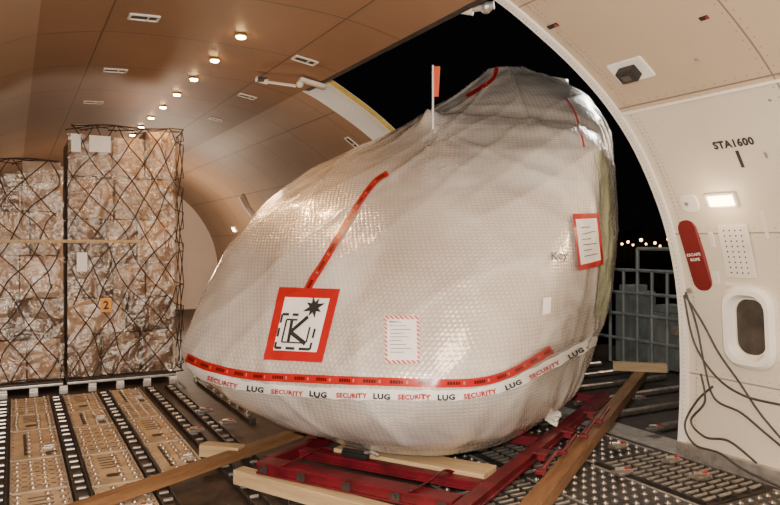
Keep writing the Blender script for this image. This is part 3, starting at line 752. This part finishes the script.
# ---------------------------------------------------------------- deck fittings
def ballmesh(mat):
    mb=MB(); mb.cyl(Vector((0,0,0)),Vector((0,0,.006)),.024,10,.022); mb.sph(Vector((0,0,.003)),.015,8,4,True)
    o=mb.done('ball_transfer_unit',mat,None,smooth=True,loc=Vector((0,0,0))); m=o.data; bpy.data.objects.remove(o); return m
BALL={'steel':ballmesh(M['steel']),'steeld':ballmesh(M['steeld'])}
def ballat(loc,par,kind):
    o=bpy.data.objects.new('ball_transfer_unit',BALL[kind]); COL.objects.link(o); setup(o,Matrix.Translation(loc),par); return o
def lattice(name,label,b0,b1,a0,a1,mat,nb,na,grp,var=0,kind='steel',cut=M['dkmetal']):
    c=W((a0+a1)/2,(b0+b1)/2,0)
    e=empty(name,c,label,'floor tray',grp)
    mb=MB(); mb.box(c+Vector((0,0,.011)),(b1-b0,a1-a0,.022),RA,.004)
    for i in range(na+1):
        for b in (b0+.018,b1-.018):
            a=a0+.02+(a1-a0-.04)*i/na; mb.cyl(W(a,b,.022),W(a,b,.0245),.006,6,mi=1)
    fz=frame(Vector((0,0,1)),BX)
    if var==1:
        plate(mb,W(a0+(a1-a0)*.25,(b0+b1)/2,.021),fz,(b1-b0)*.36,.08,.035,0,.003,1,bev=.001)
        for j in range(5): mb.box(W(a0+(a1-a0)*(.5+.09*j),(b0+b1)/2,.0235),((b1-b0)*.42,.010,.004),RA,mi=1)
    elif var==2:
        plate(mb,W((a0+a1)/2,b0+(b1-b0)*.3,.021),fz,.026,(a1-a0)*.75,.01,0,.003,1,bev=.001)
        plate(mb,W(a0+.1,b1-.07,.021),fz,.09,.11,.03,0,.003,1,bev=.001)
    else:
        for j in range(na-1):
            a=a0+(a1-a0)*(j+1)/na
            for i in range(nb-1):
                b=b0+(b1-b0)*(i+1)/nb; mb.box(W(a,b,.023),(.034,.013,.003),RA,mi=1)
    for b in (b0+.006,b1-.006): mb.box(W((a0+a1)/2,b,.026),(.014,a1-a0,.010),RA,mi=2)
    mb.done('tray_plate',[mat,cut,M['alu']],e,RA)
    for i in range(nb):
        for j in range(na):
            if var==1 and i==1: continue
            if var==2 and i<1: continue
            b=b0+(b1-b0)*(i+.5)/nb+random.uniform(-.004,.004); a=a0+(a1-a0)*(j+.5)/na
            ballat(W(a,b,.022),e,kind)
    if var==2:
        mb=MB(); ca=W(a0+.28,b1-.09,.03); mb.box(ca,(.09,.13,.02),RA,.004); mb.cyl(W(a0+.24,b1-.12,.045),W(a0+.24,b1-.05,.045),.012,8); mb.done('panel_latch',M['alu'],e,RA)
        mb=MB(); mb.box(ca+Vector((0,0,.015)),(.03,.04,.008),RA,.002); mb.done('latch_tab',M['redtape'],e,RA)
    return e
for r,(b0,b1) in enumerate([(-.52,-.16),(-.02,.34),(.48,.82),(.96,1.28)]):
    ends=[4.35,5.2,6.0,6.95,7.6,8.5]
    for s in range(5):
        a0=ends[s]+.02+.1*(r%2); a1=ends[s+1]+.1*(r%2)-.02
        if r==3 and s<1: continue
        if s==4: a1=min(a1,8.52)
        lattice('ball_deck_panel','worn tan deck panel with cut-outs and steel ball transfers',b0,b1,a0,a1,M['tan'],4,7,'tan ball transfer panels on the deck',var=(r+s*2)%3)  # tan floor panels of the deck, fitted with ball transfers
for b in (-.09,.41,.89,1.40,1.62):
    e=empty('roller_track',W(6.6,b,0),'dark metal channel with small rollers along deck','roller track','roller tracks in the deck')
    mb=MB()
    for s in (-1,1): mb.box(W(6.4,b+s*.048,.02),(.010,4.2,.04),RA,.002)
    mb.box(W(6.4,b,.004),(.09,4.2,.008),RA); mb.done('channel',M['dkmetal'],e,RA)
    base=None
    for k in range(24):
        a=4.5+k*.17+.02*((k*5)%3)
        if base is None:
            mb=MB(); mb.cyl(W(a,b-.030,.024),W(a,b+.030,.024),.013,10); base=mb.done('roller',M['steeld'],e); ba=a
        else: copytree(base,AX*(a-ba),e)
for bi,(b0,b1) in enumerate(((2.55,3.18),(3.22,3.85),(3.89,4.55))):
    for s in range(5):
        a0=2.0+s*.98; a1=a0+.95
        if (bi+s)%2==1:
            c=W((a0+a1)/2,(b0+b1)/2,0); e=empty('roller_tray',c,'dark metal deck tray with parallel steel rollers','floor tray','roller trays by the doorway')
            mb=MB(); mb.box(c+Vector((0,0,.008)),(b1-b0,a1-a0,.016),RA,.004)
            for k in range(5): mb.box(W((a0+a1)/2,b0+.015+(b1-b0-.03)*k/4,.026),(.014,a1-a0-.02,.036),RA,.003)
            mb.done('tray_frame',M['mat'],e,RA)
            for k in range(4):
                base=None; cw=(b1-b0-.03)/4
                for j in range(14):
                    a=a0+.05+j*.065; bb0=b0+.03+cw*k; bb1=bb0+cw-.03
                    if base is None:
                        mb=MB(); mb.cyl(W(a,bb0,.034),W(a,bb1,.034),.013,10); base=mb.done('roller',M['steeld'],e); ba=a
                    else: copytree(base,AX*(a-ba),e)
        else:
            lattice('ball_mat','dark metal deck plate with grid of steel balls',b0,b1,a0,a1,M['mat'],7,10,'ball mats by the doorway',kind='steeld',cut=M['dkmetal'],var=0)
for k,(a0,a1,b) in enumerate([(6.4,8.5,1.98),(6.0,8.5,2.3)]):
    e=empty('guide_rail',W((a0+a1)/2,b,0),'worn metal cargo guide rail with lugs','guide rail','cargo guide rails')
    mb=MB(); mb.box(W((a0+a1)/2,b,.025),(.07,a1-a0,.05),RA,.006); mb.done('rail_bar',M['dkmetal'],e,RA)
    n=int((a1-a0)/.3)
    for j in range(n):
        a=a0+.15+j*.3; mb=MB(); mb.box(W(a,b,.06),(.05,.07,.03),RA,.006); mb.cyl(W(a-.025,b,.08),W(a+.025,b,.08),.014,8); mb.done('rail_lug',M['alu'],e,RA)
for k in range(9):
    b=-.4+k*.30
    e=empty('pallet_lock',W(8.70,b,0),'small white metal pallet lock on deck edge','pallet lock','pallet locks')
    mb=MB(); mb.box(W(8.70,b,.03),(.09,.07,.06),RA,.008); mb.done('lock_base',M['alu'],e,RA)
    mb=MB(); mb.cyl(W(8.68,b-.04,.075),W(8.68,b+.04,.075),.02,10); mb.done('lock_roller',M['paper'],e)
for (x,y) in [(205,412),(228,424),(196,432),(622,474),(655,430),(640,400),(700,478),(600,430),(672,462),(618,448)]:
    d=1.70*F/(y-HY)*.97; c=P(x,y,d); c.z=.055
    e=empty('deck_latch',c,'small worn metal deck latch with red tab','latch','deck latches')
    mb=MB(); mb.box(c+Vector((0,0,.01)),(.14,.09,.02),RA,.005); mb.cyl(c+Vector((-.05,0,.03)),c+Vector((.05,0,.03)),.014,8); mb.done('latch_plate',M['steeld'],e,RA)
    mb=MB(); mb.box(c+Vector((.03,-.02,.045)),(.03,.025,.01),RA,.002); mb.done('red_tab',M['redtape'],e,RA)

# ---------------------------------------------------------------- palletised cargo
AP=8.9
def stack(b0,b1,cols,rowz,tops,dark):
    e=empty('air_cargo_pallet',W(AP+.55,(b0+b1)/2,.06),'flat aluminium air cargo pallet carrying film-wrapped boxes','cargo pallet','air cargo pallets')
    mb=MB(); mb.box(W(AP+.55,(b0+b1)/2,.085),(b1-b0+.01,1.25,.03),RA,.008); mb.done('pallet_sheet',M['alu'],e,RA)
    mb=MB()
    for s in (-.045,1.145): mb.box(W(AP+s,(b0+b1)/2,.11),(b1-b0+.01,.05,.03),RA,.006)
    mb.done('edge_rail',M['dkmetal'],e,RA)
    for r,(z0,z1) in enumerate(rowz):
        nc=cols if r%3!=1 else max(2,cols-1)
        if r==len(rowz)-1: nc=cols
        ws=[random.uniform(.65,1.35) for _ in range(nc)]; tot=sum(ws); ws=[x*(b1-b0)/tot for x in ws]; bb=b0
        for c in range(nc):
            w=ws[c]
            zt=z1 if r<len(rowz)-1 else z0+(z1-z0)*tops[min(c,len(tops)-1)]
            ja=random.uniform(-.02,.08); cc=W(AP+.5+ja,bb+w/2,(z0+zt)/2); bb+=w
            bm=bmesh.new(); bmesh.ops.create_cube(bm,size=1); bmesh.ops.subdivide_edges(bm,edges=list(bm.edges),cuts=6,use_grid_fill=True)
            sz=Vector((w-.028,.96,(zt-z0)-.016)); sd=Vector((random.random()*50,0,0))
            for v in bm.verts:
                q=v.co.copy(); bulge=(1-4*q.x*q.x)*(1-4*q.z*q.z)
                v.co=Vector((q.x*sz.x,q.y*sz.y,q.z*sz.z)); 
                if abs(q.y)>.49: v.co.y+=math.copysign(.02*bulge+.014*noise.noise(v.co*6+sd),q.y)-(.022 if (abs(q.x)>.49 or abs(q.z)>.49) else 0)*math.copysign(1,q.y)
            mb=MB(); Rz=Matrix.Rotation(RA+random.uniform(-.015,.015),3,'Z'); bm.verts.index_update()
            mb.addraw([Rz@v.co+cc for v in bm.verts],[[v.index for v in f.verts] for f in bm.faces]); bm.free()
            o=mb.done('cardboard_box',M['card'],None,Rz,smooth=False); meta(o,'brown film-wrapped cardboard box under black cargo netting','box','boxes stacked on the cargo pallets')
            if random.random()<.2:
                fx=cc+Rz@Vector((random.uniform(-.08,.08),-.512,random.uniform(-.05,.08)))
                mb=MB(); mb.box(fx,(.10,.006,.12 if random.random()<.5 else .07),Rz); mb.done('box_label',M['paper'],o,Rz)
    return e
zr=[.12,.62,1.04,1.46,1.98,2.48,3.02]
stack(.55,1.76,3,[(zr[i]+.003,zr[i+1]) for i in range(6)],[.80,.92,1.10],1)
zl=[.12,.60,1.06,1.56,2.06,2.62]
stack(-.78,.50,3,[(zl[i]+.003,zl[i+1]) for i in range(5)],[.95,.80,1.04],1)
def film(b0,b1,top,side,label):
    mb=MB(); vs=[];fs=[];n=90;m=110; wd=b1-b0+side; f0=AP-.055
    for j in range(m+1):
        for i in range(n+1):
            s=wd*i/n; tt=top-.15+.10*noise.noise(Vector((s*2.2,b0,5))); t=tt*j/m; w=.022*noise.noise(Vector((s*5,t*5,b0)))+.014*noise.noise(Vector((s*13,t*11,b0+4)))
            if s<=b1-b0: p=W(f0+w,b0+s,.15+t)
            else: p=W(f0+(s-(b1-b0)),b1+.03+.5*w+.05*max(0,noise.noise(Vector((t*1.7,1,b0))))*math.sin(min(1,(s-(b1-b0))/side)*math.pi),.15+t)
            vs.append(p)
    for j in range(m):
        for i in range(n): fs.append((j*(n+1)+i,j*(n+1)+i+1,(j+1)*(n+1)+i+1,(j+1)*(n+1)+i))
    mb.addraw(vs,fs); o=mb.done('plastic_film',M['film'],smooth=True); meta(o,label,'plastic film','plastic films over the cargo')
film(.55,1.76,2.96,.9,'crumpled glossy clear film over the tall box stack')
film(-.78,.48,2.50,.01,'crumpled glossy clear film over the lower box stack')
def net(b0,b1,top,side,label):
    wd=b1-b0; front=AP-.10; tp=.5; H0=top-.13+.02
    def wrap(s,t):
        s2=max(0,s+noise.noise(Vector((s*1.8,t*1.8,b0)))*.14)
        if side==0: s2=min(s2,wd)
        sag=.07*noise.noise(Vector((s*1.9,3,b0)))
        z=.13+max(0,min(t,H0)*(1+sag/H0)+.09*noise.noise(Vector((s*2.0,t*2.0,3+b0)))*min(1,(H0-min(t,H0))*4+.15)); over=max(0,t-H0)
        if s2>wd: a=front+(s2-wd); b=b1+.09
        else: a=front+.02*noise.noise(Vector((s*4,t*4,7))); b=b0+s2
        return W(a+over,b,z)
    mb=MB(); cw=.27; ch=.42; H=H0+tp
    for sg in (1,-1):
        for k in range(-24,34):
            pts=[]
            for i in range(0,121):
                t=H*i/120; s=k*cw+sg*t*cw/ch
                if 0<=s<=wd+side and not (t>H0 and s>wd): pts.append(wrap(s,t))
                else:
                    if len(pts)>3: mb.sweep(pts,.0065,5)
                    pts=[]
            if len(pts)>3: mb.sweep(pts,.0065,5)
    for t in (.02,H0): mb.sweep([wrap((wd+side)*i/60,t) for i in range(61)],.009,5)
    o=mb.done('cargo_net',M['net']); meta(o,label,'cargo net','cargo nets'); return o
net(.55,1.76,3.03,.5,'dark sagging diamond mesh cargo net over tall box stack')
net(-.78,.46,2.62,0,'dark sagging diamond mesh cargo net over lower box stack')
mb=MB(); mb.box(W(AP-.135,.35,1.72),(2.0,.006,.035),RA); o=mb.done('lashing_strap',M['pale'],None,RA); meta(o,'pale lashing strap across the front of the box stacks','strap')
def tag(x,y,w,h,mat,txt,label,t=AP-.13):
    r=Vector(((x-HX)/F,1,-(y-HY)/F)); k=t/(r.dot(AX)); c=ORI+r*k
    Rz=Matrix.Rotation(RA,3,'Z'); mb=MB(); mb.box(c,(w,.006,h),Rz,.001); o=mb.done('cargo_tag',M[mat],None,Rz); meta(o,label,'tag')
    if txt:
        mb=MB(); R=frame(-AX,BX); text_flat(mb,txt,c-AX*.005,R,0,0,.06,.10,0,0,.03); mb.done('tag_number',M['ink'],o,R)
tag(106,305,.12,.16,'yellow','2','yellow card tag reading 2 tied on cargo net')
tag(82,262,.11,.22,'paper',None,'white paper tag hanging on cargo net'); tag(76,143,.10,.20,'paper',None,'white paper sheet under the cargo net')
tag(100,144,.23,.19,'paper',None,'white paper sheet under the cargo net')

# ---------------------------------------------------------------- outside
mb=MB(); mb.addraw([Vector((-200,-50,-5)),Vector((300,-50,-5)),Vector((300,400,-5)),Vector((-200,400,-5))],[(0,1,2,3)]); o=mb.done('ground',M['ground']); meta(o,'dark airport apron at night',None,None,'structure')
e=empty('cargo_loader',W(5.8,6.9,-.1),'grey cargo loader platform docked at the doorway','cargo loader')
mb=MB(); mb.box(W(6.0,6.95,-.10),(3.9,5.6,.16),RA,.01); mb.done('loader_deck',M['dkmetal'],e,RA)
for a in (3.8,8.2):
    mb=MB(); mb.box(W(a,6.9,-2.6),(3.0,.3,4.8),RA,.02); mb.done('lift_leg',M['bluegrey'],e,RA)
for j in range(8):
    a=3.9+j*.55; mb=MB(); mb.cyl(W(a,5.2,.02),W(a,7.2,.02),.035,10); mb.done('deck_roller',M['steeld'],e)
g=MB(); rb=7.6
for a in (4.6,5.3,5.9,6.15,6.4,6.65,6.9,7.15,7.4,7.9,8.5): g.cyl(W(a,rb,0),W(a,rb,1.32),.024,10)
for z in (.35,.7,1.0,1.32): g.cyl(W(4.6,rb,z),W(8.5,rb,z),.024,10)
for a in (5.9,6.9): g.cyl(W(a,rb,1.3),W(a,rb,1.62),.028,10)
g.cyl(W(5.9,rb,1.62),W(6.9,rb,1.62),.025,10)
g.done('guard_rail',M['bluegrey'],e)
for (a,z,wd,ht) in ((6.45,.38,.75,.76),(7.25,.5,.3,1.0)):
    mb=MB(); mb.box(W(a,rb+.35,z),(.5,wd,ht),RA,.02); mb.box(W(a,rb+.30,z+ht/2+.05),(.35,wd*.7,.10),RA,.02); mb.box(W(a,rb+.09,z+.1),(.02,wd*.5,ht*.3),RA,.004); mb.done('control_console',M['bluegrey'],e,RA)
mb=MB(); mb.box(W(6.3,rb+.07,.55),(.02,.18,.12),RA,.004); mb.done('console_panel',M['alu'],e,RA)
for (x,y,d,r) in [(622,244,120,.2),(628,242,130,.25),(633,245,120,.18),(641,240,140,.34),(646,244,130,.2),(655,243,150,.3),(660,246,120,.18),(668,239,150,.3)]:
    c=P(x,y,d); e=empty('apron_light',Vector((c.x,c.y,-5)),'distant orange apron floodlight on a pole','street light','distant apron lights')
    mb=MB(); mb.sph(c,r,8,6); mb.done('lamp_head',M['far'],e); mb=MB(); mb.cyl(Vector((c.x,c.y,-5)),c,.1,6); mb.done('lamp_pole',M['dkmetal'],e)
mb=MB(); mb.box(P(650,248,170)+Vector((0,0,-1)),(60,12,5),0.2); mb.box(P(660,248,168)+Vector((0,0,3)),(14,9,3),.2); o=mb.done('terminal_building',M['bluegrey']); meta(o,'dark distant terminal building across the apron','building')

# ---------------------------------------------------------------- lights, world, camera
def light(name,typ,loc,en,col=(1,1,1),size=.1,rot=None):
    l=bpy.data.lights.new(name,typ); l.energy=en; l.color=col
    if typ=='AREA': l.size=size
    else: l.shadow_soft_size=size
    o=bpy.data.objects.new(name,l); o.location=loc; COL.objects.link(o)
    if rot: o.rotation_euler=rot
    return o
light('camera_flash','POINT',(-.08,-.12,1.88),1120,(1,.945,.855),.03)
light('cabin_fill','AREA',W(1.2,1.5,3.42),55,(1,.70,.44),1.0,(0,0,RA))  # unseen warm fill light added high in the cabin near the camera
light('cabin_fill','POINT',W(14.5,2.6,1.7),210,(1,.78,.58),.3)  # unseen fill light added to brighten the far bulkhead
light('cabin_fill','POINT',W(7.2,2.2,2.4),16,(1,.62,.34),.2)  # weak unseen fill added mid-cabin, no fixture here
wl=hit(WALL,722,200); light('wall_lamp_glow','POINT',wl[0]+wl[1]*.15,4,(1,.72,.45),.05)
light('loader_fill','POINT',W(6.0,7.0,4.5),180,(.95,.92,.85),.3)  # unseen light added above the loader to brighten it
light('loader_fill','POINT',W(6.5,12,5),300,(1,.8,.6),.3)  # second unseen fill, placed outside beyond the loader
w=bpy.data.worlds.new('night'); SC.world=w; w.use_nodes=True
w.node_tree.nodes['Background'].inputs[0].default_value=(.006,.006,.008,1); w.node_tree.nodes['Background'].inputs[1].default_value=.3
cam=bpy.data.cameras.new('camera'); co=bpy.data.objects.new('camera',cam); COL.objects.link(co)
cam.sensor_width=36; cam.lens=F/780*36; cam.shift_y=-9.5/780; co.location=(0,0,CZ); co.rotation_euler=(math.pi/2,0,0); cam.clip_end=800
SC.camera=co
